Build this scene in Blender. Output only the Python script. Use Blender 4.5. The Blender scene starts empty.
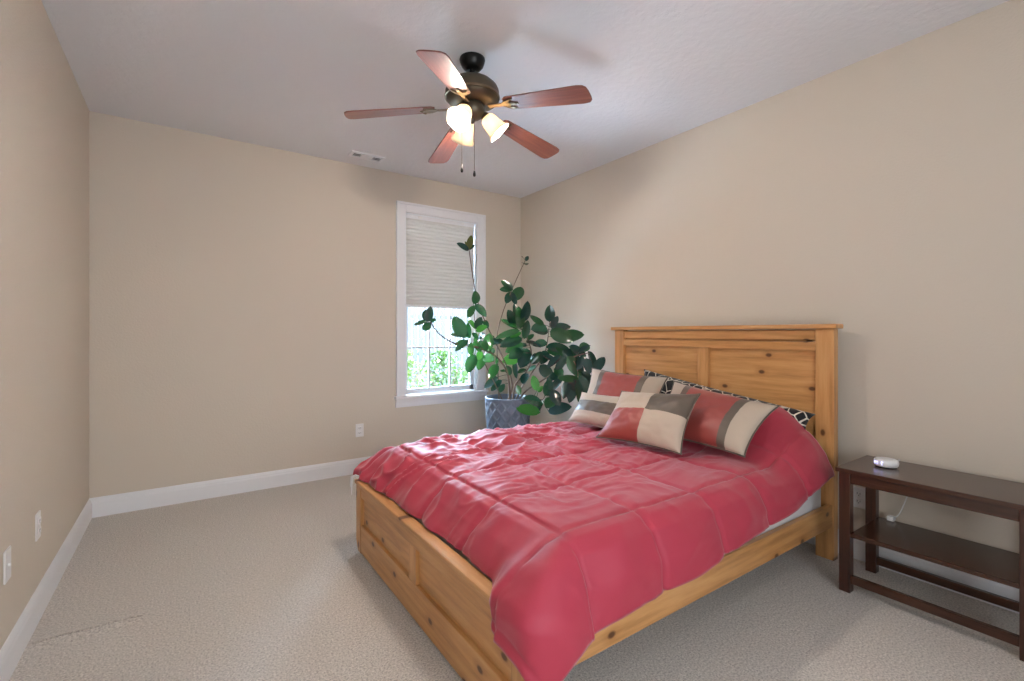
import bpy, bmesh, math, random
from mathutils import Vector, Matrix, noise
random.seed(7)
S = bpy.context.scene
COL = S.collection
PI = math.pi

# ------------------------------------------------------------------ camera
FPX, HY = 470.5, 333.5
YAW = math.atan((512 - 186) / FPX)
HC = 1.2414
cam_d = bpy.data.cameras.new('camera')
cam_d.sensor_width = 36.0
cam_d.lens = FPX / 1024 * 36.0
cam_d.shift_y = -(340.5 - HY) / 1024
cam_d.clip_start = 0.02
cam = bpy.data.objects.new('camera', cam_d)
cam.location = (0, 0, HC)
cam.rotation_euler = (PI / 2, 0, -YAW)
COL.objects.link(cam)
S.camera = cam

# ------------------------------------------------------------------ world, sun, added lamps, exposure
w = bpy.data.worlds.new('world'); S.world = w
w.use_nodes = True
wn = w.node_tree
wn.nodes['Background'].inputs[0].default_value = (0.58, 0.78, 1.0, 1)
wn.nodes['Background'].inputs[1].default_value = 11.0
S.view_settings.view_transform = 'Standard'
S.view_settings.look = 'None'
S.view_settings.gamma = 1.0
S.view_settings.use_curve_mapping = False
S.view_settings.exposure = 1.06

def lamp(name, kind, loc, rot, energy, color, **kw):
    d = bpy.data.lights.new(name, kind)
    d.energy = energy; d.color = color
    for k, v in kw.items(): setattr(d, k, v)
    o = bpy.data.objects.new(name, d)
    o.location = loc; o.rotation_euler = rot
    COL.objects.link(o)
    return o
lamp('sun', 'SUN', (0, 0, 12), (math.radians(38), 0, math.radians(20)), 3.0, (1.0, 0.95, 0.86), angle=0.02)
# added fill lamp behind the camera; the wall there is solid
lamp('camera_side_fill', 'AREA', (.55, -1.05, 1.35), (-PI / 2 - .30, 0, PI + .14), 36, (0.82, 0.91, 1.0), shape='RECTANGLE', size=1.9, size_y=1.9)
# added lamp in place of bright sky, strengthens light through the back window
lamp('sky_fill_lamp', 'AREA', (3.6, 6.9, 3.3), (-PI / 2, 0, 0), 4300, (0.56, 0.76, 1.0), shape='RECTANGLE', size=7.0, size_y=2.6)
# added upward lamp standing in for ground bounce, brightens the ceiling
lamp('ground_bounce_fill', 'AREA', (2.1, 5.5, -.35), (math.radians(-135), 0, 0), 450, (0.56, 0.76, 1.0), shape='RECTANGLE', size=2.6, size_y=1.3)
pt = lamp('window_portal', 'AREA', (2.10, 4.36, 1.09), (-PI / 2, 0, 0), 1, (1, 1, 1), shape='RECTANGLE', size=0.80, size_y=0.92)
pt.data.cycles.is_portal = True

# ------------------------------------------------------------------ helpers
RX = Vector((math.cos(YAW), -math.sin(YAW), 0)); FW = Vector((math.sin(YAW), math.cos(YAW), 0)); UP = Vector((0, 0, 1))
CAM = Vector((0, 0, HC))
def at(px, py, d):
    """the point seen at pixel px, py that lies d metres into the room"""
    return CAM + FW * d + RX * ((px - 512) / FPX * d) + UP * ((HY - py) / FPX * d)

def lerp(a, b, t): return a + (b - a) * t
def sstep(a, b, x):
    t = max(0.0, min(1.0, (x - a) / (b - a))); return t * t * (3 - 2 * t)
def interp(xs, ys, x):
    if x <= xs[0]: return ys[0]
    for i in range(1, len(xs)):
        if x <= xs[i]: return lerp(ys[i - 1], ys[i], (x - xs[i - 1]) / (xs[i] - xs[i - 1]))
    return ys[-1]

class MB:
    def __init__(self): self.bm = bmesh.new(); self.mi = 0
    def box(self, x0, x1, y0, y1, z0, z1, bev=0.0, seg=2, mat=None):
        b = bmesh.new()
        bmesh.ops.create_cube(b, size=1.0)
        for v in b.verts:
            v.co = Vector((lerp(x0, x1, v.co.x + .5), lerp(y0, y1, v.co.y + .5), lerp(z0, z1, v.co.z + .5)))
        if bev > 0: bmesh.ops.bevel(b, geom=list(b.edges), offset=bev, segments=seg, affect='EDGES', profile=0.6)
        self.add(b, mat); return self
    def add(self, b, mat=None):
        if mat is not None: b.transform(mat)
        me = bpy.data.meshes.new('tmp'); b.to_mesh(me); b.free()
        n0 = len(self.bm.faces)
        self.bm.from_mesh(me); bpy.data.meshes.remove(me)
        self.bm.faces.ensure_lookup_table()
        for f in self.bm.faces[n0:]: f.material_index = self.mi
    def tube(self, pts, rad, n=8, cap=True):
        pts = [Vector(p) for p in pts]
        rads = rad if isinstance(rad, (list, tuple)) else [rad] * len(pts)
        rings = []; prev = None
        for i, p in enumerate(pts):
            t = (pts[min(i + 1, len(pts) - 1)] - pts[max(i - 1, 0)]).normalized()
            if prev is None:
                a = Vector((0, 0, 1)) if abs(t.z) < .9 else Vector((1, 0, 0))
                u = t.cross(a).normalized()
            else:
                u = (prev - t * prev.dot(t)).normalized()
            prev = u; v = t.cross(u)
            rings.append([self.bm.verts.new(p + (u * math.cos(2 * PI * k / n) + v * math.sin(2 * PI * k / n)) * rads[i]) for k in range(n)])
        for a, b in zip(rings, rings[1:]):
            for k in range(n):
                f = self.bm.faces.new((a[k], a[(k + 1) % n], b[(k + 1) % n], b[k])); f.material_index = self.mi
        if cap:
            for r in (rings[0][::-1], rings[-1]):
                f = self.bm.faces.new(r); f.material_index = self.mi
        return self
    def lathe(self, prof, n=32, mat=None, closed=False, flute=None):
        """prof: list of (r, z); spun about z"""
        b = bmesh.new(); rings = []
        for r, z in prof:
            if r < 1e-6: rings.append([b.verts.new((0, 0, z))])
            else: rings.append([b.verts.new((r * math.cos(2 * PI * k / n) * (1 + (flute(k, n, z) if flute else 0)), r * math.sin(2 * PI * k / n) * (1 + (flute(k, n, z) if flute else 0)), z)) for k in range(n)])
        prs = list(zip(rings, rings[1:]))
        if closed: prs.append((rings[-1], rings[0]))
        for a, c in prs:
            for k in range(n):
                k2 = (k + 1) % n
                if len(a) == 1 and len(c) == 1: continue
                if len(a) == 1: b.faces.new((a[0], c[k], c[k2]))
                elif len(c) == 1: b.faces.new((a[k], c[0], a[k2]))
                else: b.faces.new((a[k], c[k], c[k2], a[k2]))
        bmesh.ops.recalc_face_normals(b, faces=b.faces)
        self.add(b, mat); return self
    def prism(self, poly, axis, a0, a1, bev=0.0):
        """poly: list of 2D points in the plane normal to axis ('x','y','z')"""
        b = bmesh.new()
        def p3(p, a): return {'x': (a, p[0], p[1]), 'y': (p[0], a, p[1]), 'z': (p[0], p[1], a)}[axis]
        A = [b.verts.new(p3(p, a0)) for p in poly]; B = [b.verts.new(p3(p, a1)) for p in poly]
        n = len(poly)
        b.faces.new(A); b.faces.new(B[::-1])
        for k in range(n): b.faces.new((A[k], B[k], B[(k + 1) % n], A[(k + 1) % n]))
        bmesh.ops.recalc_face_normals(b, faces=b.faces)
        if bev > 0: bmesh.ops.bevel(b, geom=list(b.edges), offset=bev, segments=2, affect='EDGES')
        self.add(b); return self
    def build(self, name, mats, parent=None, smooth=False, angle=None, local=False):
        me = bpy.data.meshes.new(name)
        if parent is not None and not local:
            p = parent; off = Vector((0, 0, 0))
            while p is not None: off += p.location; p = p.parent
            bmesh.ops.translate(self.bm, verts=self.bm.verts, vec=-off)
        self.bm.to_mesh(me); self.bm.free()
        for m in (mats if isinstance(mats, (list, tuple)) else [mats]): me.materials.append(m)
        o = bpy.data.objects.new(name, me); COL.objects.link(o)
        if parent is not None: o.parent = parent
        if smooth:
            for f in me.polygons: f.use_smooth = True
            if angle: me.set_sharp_from_angle(angle=math.radians(angle))
        return o

def thing(name, loc, label, cat, group=None, rz=0):
    o = bpy.data.objects.new(name, None); o.location = loc; o.rotation_euler = (0, 0, rz)
    o.empty_display_size = 0.05
    COL.objects.link(o); o['label'] = label; o['category'] = cat
    if group: o['group'] = group
    return o
def rebase(o, loc):
    """move a mesh object's origin to its base"""
    loc = Vector(loc)
    o.data.transform(Matrix.Translation(-loc)); o.location = loc
    return o
def tag(o, label, cat, group=None, kind=None):
    o['label'] = label; o['category'] = cat
    if group: o['group'] = group
    if kind: o['kind'] = kind
    return o
def struct(name, mb, mat, parent=None, **kw):
    o = mb.build(name, mat, parent, **kw)
    if parent is None: o['kind'] = 'structure'
    return o

# ------------------------------------------------------------------ materials
def lin(c):
    return tuple((v / 255 / 12.92) if v / 255 <= .04045 else ((v / 255 + .055) / 1.055) ** 2.4 for v in c) + (1,)
class Mat:
    def __init__(self, name):
        self.m = bpy.data.materials.new(name); self.m.use_nodes = True
        self.t = self.m.node_tree; self.b = self.t.nodes['Principled BSDF']
    def n(self, kind, **kw):
        x = self.t.nodes.new(kind)
        for k, v in kw.items(): setattr(x, k, v)
        return x
    def l(self, a, b): self.t.links.new(a, b)
    def s(self, name, v): self.b.inputs[name].default_value = v; return self
    def coord(self, scale=(1, 1, 1), kind='Object', rot=(0, 0, 0)):
        tc = self.n('ShaderNodeTexCoord'); mp = self.n('ShaderNodeMapping')
        mp.inputs['Scale'].default_value = scale; mp.inputs['Rotation'].default_value = rot
        self.l(tc.outputs[kind], mp.inputs[0]); return mp.outputs[0]
    def noise(self, vec, scale, detail=4, rough=.55):
        x = self.n('ShaderNodeTexNoise'); x.inputs['Scale'].default_value = scale
        x.inputs['Detail'].default_value = detail; x.inputs['Roughness'].default_value = rough
        self.l(vec, x.inputs['Vector']); return x.outputs['Fac']
    def ramp(self, fac, stops):
        x = self.n('ShaderNodeValToRGB'); e = x.color_ramp.elements
        while len(e) < len(stops): e.new(.5)
        for i, (p, c) in enumerate(stops): e[i].position = p; e[i].color = c
        self.l(fac, x.inputs[0]); return x.outputs[0]
    def mix(self, fac, a, b, blend='MIX'):
        x = self.n('ShaderNodeMix', data_type='RGBA', blend_type=blend)
        for sock, v in ((x.inputs[0], fac), (x.inputs[6], a), (x.inputs[7], b)):
            if hasattr(v, 'node'): self.l(v, sock)
            else: sock.default_value = v
        return x.outputs[2]
    def math(self, op, a, b=None):
        x = self.n('ShaderNodeMath', operation=op)
        for i, v in enumerate((a, b)):
            if v is None: continue
            if hasattr(v, 'node'): self.l(v, x.inputs[i])
            else: x.inputs[i].default_value = v
        return x.outputs[0]
    def bump(self, h, dist, strength=1.0):
        x = self.n('ShaderNodeBump'); x.inputs['Distance'].default_value = dist; x.inputs['Strength'].default_value = strength
        self.l(h, x.inputs['Height']); self.l(x.outputs[0], self.b.inputs['Normal'])
    def col(self, sock): self.l(sock, self.b.inputs['Base Color'])

def plain(name, rgb, rough=.5, metal=0, **kw):
    m = Mat(name); m.s('Base Color', lin(rgb)).s('Roughness', rough).s('Metallic', metal)
    for k, v in kw.items(): m.s(k, v)
    return m.m
def paint(name, rgb, scale, dist, rough=.75):
    m = Mat(name); v = m.coord(); h = m.noise(v, scale, 3); m.s('Roughness', rough).s('Base Color', lin(rgb))
    m.bump(h, dist, .6); return m.m
M = {}
M['wall'] = paint('wall_paint', (204, 193, 178), 90, .002)
M['ceiling'] = (lambda m: (m.s('Base Color', lin((222, 222, 224))), m.s('Roughness', .85), m.bump(m.ramp(m.noise(m.coord(), 26, 5, .6), [(.42, (0, 0, 0, 1)), (.6, (1, 1, 1, 1))]), .0015, .5), m.m)[-1])(Mat('ceiling_texture'))
M['trim'] = plain('trim_paint', (228, 228, 230), .4)
M['vinyl'] = plain('window_vinyl', (232, 236, 240), .35)
M['plastic'] = plain('white_plastic', (228, 226, 224), .35)
M['slot'] = plain('dark_slot', (40, 38, 40), .6)

def carpet():
    m = Mat('carpet'); v = m.coord()
    a = m.noise(v, 130, 4, .75); b = m.noise(v, 38, 4, .65); c = m.noise(v, 2.2, 3)
    col = m.ramp(a, [(.36, lin((124, 115, 106))), (.5, lin((206, 197, 187))), (.64, lin((246, 238, 228)))])
    col = m.mix(m.math('MULTIPLY', b, .55), col, lin((178, 168, 157)))
    col = m.mix(m.math('MULTIPLY', c, .25), col, lin((210, 202, 192)))
    m.col(col); m.s('Roughness', .95).s('Sheen Weight', .3).s('Sheen Roughness', .6)
    h = m.math('ADD', m.math('MULTIPLY', a, .6), m.math('MULTIPLY', b, 1.0))
    m.bump(h, .012, .8); return m.m
M['carpet'] = carpet()

def pine(axis, name):
    m = Mat(name)
    sc = {'x': (.7, 9, 9), 'y': (9, .7, 9), 'z': (9, 9, .7)}[axis]
    v = m.coord(sc); g = m.noise(v, 3.2, 6, .6)
    f = m.noise(m.coord(tuple(s * 4 for s in sc)), 4, 3, .6)
    col = m.ramp(g, [(.3, lin((164, 114, 64))), (.5, lin((200, 146, 90))), (.7, lin((215, 165, 110)))])
    col = m.mix(m.math('MULTIPLY', f, .4), col, lin((190, 136, 80)))
    vo = m.n('ShaderNodeTexVoronoi', feature='F1', voronoi_dimensions='2D'); vo.inputs['Scale'].default_value = 4.6
    sx = m.n('ShaderNodeSeparateXYZ'); m.l(m.coord(), sx.inputs[0]); cx_ = m.n('ShaderNodeCombineXYZ')
    m.l(sx.outputs[0 if axis == 'x' else 1], cx_.inputs[0]); m.l(sx.outputs[2], cx_.inputs[1])
    dist = m.n('ShaderNodeMapping'); dist.inputs['Scale'].default_value = (.8, 1.25, 1) if axis != 'z' else (1.25, .8, 1)
    m.l(cx_.outputs[0], dist.inputs[0]); m.l(dist.outputs[0], vo.inputs['Vector'])
    # only some of the cells carry a knot
    sep = m.n('ShaderNodeSeparateColor'); m.l(vo.outputs['Color'], sep.inputs[0])
    keep = m.math('GREATER_THAN', sep.outputs[0], .35)
    k = m.math('MULTIPLY', m.ramp(vo.outputs['Distance'], [(.045, (1, 1, 1, 1)), (.085, (0, 0, 0, 1))]), keep)
    halo = m.math('MULTIPLY', m.ramp(vo.outputs['Distance'], [(.07, (1, 1, 1, 1)), (.2, (0, 0, 0, 1))]), keep)
    col = m.mix(m.math('MULTIPLY', halo, .35), col, lin((150, 92, 42)))
    col = m.mix(m.math('MULTIPLY', k, .9), col, lin((78, 42, 20)))
    m.col(col); m.s('Roughness', .38).s('Coat Weight', .15); m.bump(f, .0006, .6)
    return m.m
for a in 'xyz': M['pine_' + a] = pine(a, 'pine_grain_' + a)
def fine_wood(name, axis, dark, mid, light, rough, coat=.3):
    m = Mat(name)
    sc = {'x': (.8, 14, 14), 'y': (14, .8, 14), 'z': (14, 14, .8)}[axis]
    g = m.noise(m.coord(sc), 4, 6, .65)
    m.col(m.ramp(g, [(.3, lin(dark)), (.5, lin(mid)), (.72, lin(light))])); m.s('Roughness', rough).s('Coat Weight', coat).s('Coat Roughness', .2)
    return m.m
M['dark_y'] = fine_wood('dark_wood_y', 'y', (44, 24, 15), (64, 37, 25), (80, 48, 33), .24)
M['dark_z'] = fine_wood('dark_wood_z', 'z', (44, 22, 14), (64, 34, 22), (80, 45, 30), .28)
M['dark_x'] = fine_wood('dark_wood_x', 'x', (38, 21, 14), (56, 32, 23), (72, 44, 31), .28)
M['blade'] = fine_wood('mahogany_blade', 'x', (98, 50, 38), (128, 72, 57), (148, 90, 72), .36)
M['bronze'] = plain('bronze_metal', (92, 84, 70), .42, .8)
M['brass'] = plain('aged_brass', (120, 104, 82), .3, .9)
M['bronze_dark'] = plain('black_bronze', (34, 32, 30), .35, .6)

def shade_glass():
    m = Mat('frosted_shade'); m.s('Base Color', lin((240, 228, 208))).s('Roughness', .4)
    tr = m.n('ShaderNodeBsdfTranslucent'); tr.inputs[0].default_value = lin((232, 218, 196))
    mx = m.n('ShaderNodeMixShader'); mx.inputs[0].default_value = .3
    m.l(m.b.outputs[0], mx.inputs[1]); m.l(tr.outputs[0], mx.inputs[2])
    m.l(mx.outputs[0], m.t.nodes['Material Output'].inputs[0]); return m.m
M['shade'] = shade_glass()
def emit(name, rgb, st):
    m = Mat(name); m.s('Base Color', lin(rgb)).s('Emission Color', lin(rgb)).s('Emission Strength', st); return m.m
M['bulb'] = emit('lit_bulb', (255, 242, 230), 420)
M['digits'] = emit('lit_digits', (190, 190, 255), 1.6)

def glass():
    m = Mat('window_glass')
    t = m.n('ShaderNodeBsdfTransparent'); g = m.n('ShaderNodeBsdfGlossy'); g.inputs['Roughness'].default_value = .02
    fr = m.n('ShaderNodeFresnel'); fr.inputs['IOR'].default_value = 1.45
    mx = m.n('ShaderNodeMixShader'); m.l(fr.outputs[0], mx.inputs[0]); m.l(t.outputs[0], mx.inputs[1]); m.l(g.outputs[0], mx.inputs[2])
    m.l(mx.outputs[0], m.t.nodes['Material Output'].inputs[0]); return m.m
M['glass'] = glass()

def cloth(name, rgb, rgb2, rough=.8, sheen=.3, wv=700, bump=.0006):
    m = Mat(name); v = m.coord(); a = m.noise(v, wv, 2, .6); b = m.noise(v, 14, 3)
    col = m.mix(m.math('MULTIPLY', a, .8), lin(rgb), lin(rgb2)); col = m.mix(m.math('MULTIPLY', b, .2), col, lin(rgb2))
    m.col(col); m.s('Roughness', rough).s('Sheen Weight', sheen).s('Sheen Roughness', .4); m.bump(a, bump, .5); return m.m
M['comforter'] = cloth('comforter_cloth', (176, 50, 72), (164, 42, 62), .62, .35, 500, .0004)
M['mattress'] = cloth('mattress_cloth', (228, 226, 226), (214, 212, 212))
M['beige'] = cloth('beige_cloth', (192, 176, 158), (176, 160, 142))
M['taupe'] = cloth('taupe_satin', (98, 86, 74), (86, 75, 64), .45, .2)
M['brick'] = cloth('brick_red_satin', (156, 70, 62), (142, 60, 54), .42, .2)
def lattice():
    m = Mat('black_lattice_cloth'); v = m.coord((1, 1, 1))
    vo = m.n('ShaderNodeTexVoronoi', feature='DISTANCE_TO_EDGE'); vo.inputs['Scale'].default_value = 15; vo.inputs['Randomness'].default_value = .75
    m.l(v, vo.inputs['Vector'])
    m.col(m.ramp(vo.outputs['Distance'], [(.035, lin((214, 206, 190))), (.055, lin((16, 15, 18)))])); m.s('Roughness', .8).s('Sheen Weight', .2); return m.m
M['lattice'] = lattice()
def blind():
    m = Mat('blind_cloth'); m.s('Base Color', lin((214, 210, 204))).s('Roughness', .9)
    t = m.n('ShaderNodeBsdfTranslucent'); t.inputs[0].default_value = lin((196, 192, 186))
    mx = m.n('ShaderNodeMixShader'); mx.inputs[0].default_value = .10
    m.l(m.b.outputs[0], mx.inputs[1]); m.l(t.outputs[0], mx.inputs[2]); m.l(mx.outputs[0], m.t.nodes['Material Output'].inputs[0]); return m.m
M['blind'] = blind()
def leaf(name, a, b, tr):
    m = Mat(name); v = m.coord(); n_ = m.noise(v, 7, 3)
    col = m.mix(n_, lin(a), lin(b)); m.col(col); m.s('Roughness', .18).s('Coat Weight', .6).s('Coat Roughness', .12)
    t = m.n('ShaderNodeBsdfTranslucent'); t.inputs[0].default_value = lin(tr)
    mx = m.n('ShaderNodeMixShader'); mx.inputs[0].default_value = .12
    m.l(m.b.outputs[0], mx.inputs[1]); m.l(t.outputs[0], mx.inputs[2]); m.l(mx.outputs[0], m.t.nodes['Material Output'].inputs[0]); return m.m
M['leaf_dark'] = leaf('leaf_dark', (14, 42, 46), (26, 60, 60), (60, 120, 50))  # blue of reflected window light is put into this leaf colour
M['leaf_mid'] = leaf('leaf_mid', (24, 62, 44), (36, 80, 54), (80, 150, 60))
M['leaf_bright'] = leaf('leaf_bright', (46, 124, 48), (66, 146, 58), (110, 190, 70))
M['leaf_olive'] = leaf('leaf_olive', (70, 82, 40), (92, 98, 48), (160, 150, 60))
LEAF = [M['leaf_dark'], M['leaf_mid'], M['leaf_bright'], M['leaf_olive']]
M['bark'] = cloth('plant_bark', (112, 92, 78), (84, 66, 54), .8, 0, 60, .002)
M['pot'] = plain('pot_glaze', (92, 104, 120), .45)
M['soil'] = cloth('soil', (60, 46, 36), (38, 28, 22), 1, 0, 90, .01)

# ------------------------------------------------------------------ room shell
XL, XR, YB, YF, H = -0.535, 3.046, 4.225, -1.2, 2.74
T = .14
def grid(mb, x0, x1, y0, y1, z, nx, ny): pass
fl = MB(); fl.box(XL - T, XR + T, YF - T, YB + T, -.1, 0); 
ca, cb = Vector((-0.529, 2.626, 0)), Vector((-0.137, 2.615, 0)); cu = (cb - ca).normalized(); cn = Vector((-cu.y, cu.x, 0))
prof = [(-.055, .0002), (-.014, .011), (-.007, .011), (-.005, .0006), (.006, .0006), (.008, .010), (.014, .010), (.05, .0002)]
rows = []
for i in range(13):
    t = i / 12; hgt = math.sin(PI * min(1, max(0, t))) ** .5 if 0 < t < 1 else .02
    rows.append([fl.bm.verts.new(ca + cu * (cb - ca).length * t + cn * (d + .004 * math.sin(t * 9)) + UP * (z * hgt)) for d, z in prof])
for A_, B_ in zip(rows, rows[1:]):
    for k in range(len(prof) - 1): fl.bm.faces.new((A_[k], B_[k], B_[k + 1], A_[k + 1]))
struct('floor', fl, M['carpet'])
ce = MB(); ce.box(XL - T, XR + T, YF - T, YB + T, H, H + .1); struct('ceiling', ce, M['ceiling'])
wl = MB(); wl.box(XL - T, XL, YF - T, YB + T, 0, H); struct('wall_left', wl, M['wall'])
wr = MB(); wr.box(XR, XR + T, YF - T, YB + T, 0, H); struct('wall_right', wr, M['wall'])
WX0, WX1, WZ0, WZ1 = 1.70, 2.475, .632, 2.385       # window opening
wb = MB()
wb.box(XL, WX0, YB, YB + T, 0, H).box(WX1, XR, YB, YB + T, 0, H).box(WX0, WX1, YB, YB + T, 0, WZ0).box(WX0, WX1, YB, YB + T, WZ1, H)
struct('wall_back', wb, M['wall'])
wf = MB(); wf.box(XL, XR, YF - T, YF, 0, H); struct('wall_front', wf, M['wall'])

# carpet crease near the left wall (a pile ridge)
def baseboard(name, p0, p1, nrm):
    """moulded profile swept from p0 to p1, nrm points into the room"""
    prof = [(0, 0), (.015, 0), (.015, .095), (.012, .104), (.012, .112), (.008, .122), (.004, .130), (0, .132)]
    p0 = Vector(p0); p1 = Vector(p1); nrm = Vector(nrm)
    mb = MB(); b = mb.bm
    A = [b.verts.new(p0 + nrm * d + UP * z) for d, z in prof]; B = [b.verts.new(p1 + nrm * d + UP * z) for d, z in prof]
    for k in range(len(prof)): b.faces.new((A[k], B[k], B[(k + 1) % len(prof)], A[(k + 1) % len(prof)]))
    b.faces.new(A); b.faces.new(B[::-1]); bmesh.ops.recalc_face_normals(b, faces=b.faces)
    struct(name, mb, M['trim'])
baseboard('baseboard_back', (XL, YB, 0), (XR, YB, 0), (0, -1, 0))
baseboard('baseboard_left', (XL, YF, 0), (XL, YB - .015, 0), (1, 0, 0))
baseboard('baseboard_right', (XR, YF, 0), (XR, YB - .015, 0), (-1, 0, 0))

# ---- window: casing, stool, apron, jamb, sashes
win = MB()
cw = .088
win.box(WX0 - cw, WX0, YB - .020, YB, .655, WZ1 + cw, .004).box(WX1, WX1 + cw + .01, YB - .020, YB, .655, WZ1 + cw, .004)
win.box(WX0, WX1, YB - .020, YB, WZ1, WZ1 + cw, .004)
# raised outer bead of the casing
win.box(WX0 - cw - .004, WX0 - cw + .018, YB - .028, YB, .655, WZ1 + cw + .004, .004).box(WX1 + cw - .008, WX1 + cw + .014, YB - .028, YB, .655, WZ1 + cw + .004, .004)
win.box(WX0 - cw - .004, WX1 + cw + .014, YB - .028, YB, WZ1 + cw - .016, WZ1 + cw + .006, .004)
wo = win.build('window_1', M['trim']); wo['kind'] = 'structure'
sb = MB(); sb.box(WX0 - cw - .02, WX1 + cw + .03, YB - .055, YB + .05, WZ0 - .002, WZ0 + .024, .006); sb.build('window_stool', M['trim'], wo)
ap = MB(); ap.prism([(YB - .046, WZ0 - .002), (YB, WZ0 - .002), (YB, WZ0 - .082), (YB - .018, WZ0 - .082), (YB - .026, WZ0 - .04)], 'x', WX0 - cw - .01, WX1 + cw + .02, .003); ap.build('window_apron', M['trim'], wo)
jm = MB()
jm.box(WX0, WX0 + .010, YB, YB + T, WZ0 + .02, WZ1).box(WX1 - .010, WX1, YB, YB + T, WZ0 + .02, WZ1).box(WX0, WX1, YB, YB + T, WZ1 - .010, WZ1).box(WX0, WX1, YB + .05, YB + T, WZ0 - .002, WZ0 + .022)
jm.build('window_jamb', M['vinyl'], wo)
def sash(name, x0, x1, y0, y1, z0, z1, rows):
    s = MB(); st = .042
    s.box(x0, x0 + .030, y0, y1, z0, z1, .003).box(x1 - st, x1, y0, y1, z0, z1, .003).box(x0, x1, y0, y1, z0, z0 + .055, .003).box(x0, x1, y0, y1, z1 - .035, z1, .003)
    so = s.build(name, M['vinyl'], wo)
    g = MB(); ym = (y0 + y1) / 2
    gx0, gx1 = x0 + .030, x1 - st; gz0, gz1 = z0 + .055, z1 - .035
    g.box(gx0 - .003, gx1 + .003, ym - .002, ym + .002, gz0 - .003, gz1 + .003); g.build('glass_pane', M['glass'], so)
    mu = MB()
    for k in (1, 2): mu.box(lerp(gx0, gx1, k / 3) - .009, lerp(gx0, gx1, k / 3) + .009, ym - .010, ym + .010, gz0, gz1)
    for k in range(1, rows): mu.box(gx0, gx1, ym - .0095, ym + .0095, lerp(gz0, gz1, k / rows) - .009, lerp(gz0, gz1, k / rows) + .009)
    mu.build('muntin', M['vinyl'], so)
sash('lower_sash', WX0 + .010, WX1 - .010, YB + .036, YB + .068, WZ0 + .026, 1.53, 2)
sash('upper_sash', WX0 + .010, WX1 - .010, YB + .072, YB + .104, 1.50, WZ1 - .010, 2)

# ---- cellular shade
sh = thing('window_blind', ((WX0 + WX1) / 2, YB + .02, 1.50), 'pale grey pleated cellular blind pulled halfway down the window', 'window blind')
x0, x1 = WX0 + .012, WX1 - .022
m_ = MB(); m_.box(x0, x1, YB + .002, YB + .034, WZ1 - .048, WZ1 - .012, .003); m_.build('headrail', M['trim'], sh)
f_ = MB(); b = f_.bm; n = 23; zt, zb = WZ1 - .048, 1.518
row0 = []; row1 = []
for i in range(2 * n + 1):
    z = lerp(zt, zb, i / (2 * n)); y = YB + (.014 if i % 2 else .005)
    row0.append((y, z)); row1.append((YB + .030 if i % 2 == 0 else YB + .024, z))
A = [b.verts.new((x0, y, z)) for y, z in row0]; B = [b.verts.new((x1, y, z)) for y, z in row0]
C_ = [b.verts.new((x0, y, z)) for y, z in row1]; D = [b.verts.new((x1, y, z)) for y, z in row1]
for i in range(2 * n):
    b.faces.new((A[i], A[i + 1], B[i + 1], B[i])); b.faces.new((C_[i], D[i], D[i + 1], C_[i + 1]))
    b.faces.new((A[i], C_[i], C_[i + 1], A[i + 1])); b.faces.new((B[i], B[i + 1], D[i + 1], D[i]))
f_.build('pleated_fabric', M['blind'], sh)
m_ = MB(); m_.box(x0, x1, YB + .004, YB + .032, 1.492, 1.518, .004); m_.build('bottom_rail', M['trim'], sh)
for xa in (x0 + .12, x1 - .16):
    m_ = MB(); m_.box(xa, xa + .04, YB - .004, YB + .004, WZ1 - .040, WZ1 - .014, .003); m_.build('mounting_clip', M['plastic'], sh)

# ------------------------------------------------------------------ outside
gd = MB(); gd.box(-8, 14, YB + T + .02, 22, -.55, -.5); struct('ground', gd, plain('garden_ground', (80, 78, 62), .9))
fm = Mat('weathered_boards'); fm.col(fm.mix(fm.noise(fm.coord((12, 12, .6)), 3, 4), lin((56, 58, 60)), lin((92, 95, 98)))); fm.s('Roughness', .8)
fc = thing('wooden_fence', (3.4, 10.6, -.5), 'weathered grey board fence beyond the window', 'fence')
bd = MB(); x = -.5
while x < 8.5:
    hgt = 2.0 + random.uniform(-.03, .03)
    bd.box(x, x + .135, 10.6 + random.uniform(0, .01), 10.625, -.5, hgt); x += .15
bd.build('board_panel', fm.m, fc)
fr = MB()
for z in (-.2, .7, 1.6): fr.box(-.5, 8.5, 10.626, 10.68, z, z + .09)
fr.build('rail', fm.m, fc)
for k in range(5):
    fp = MB(); fp.box(.2 + k * 1.9, .3 + k * 1.9, 10.68, 10.78, -.5, 1.9); fp.build('post', fm.m, fc)
SHM = [leaf('shrub_leaf_light', (52, 78, 36), (78, 98, 54), (190, 220, 110)), leaf('shrub_leaf_mid', (42, 68, 34), (62, 86, 46), (160, 200, 90))]
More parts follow.
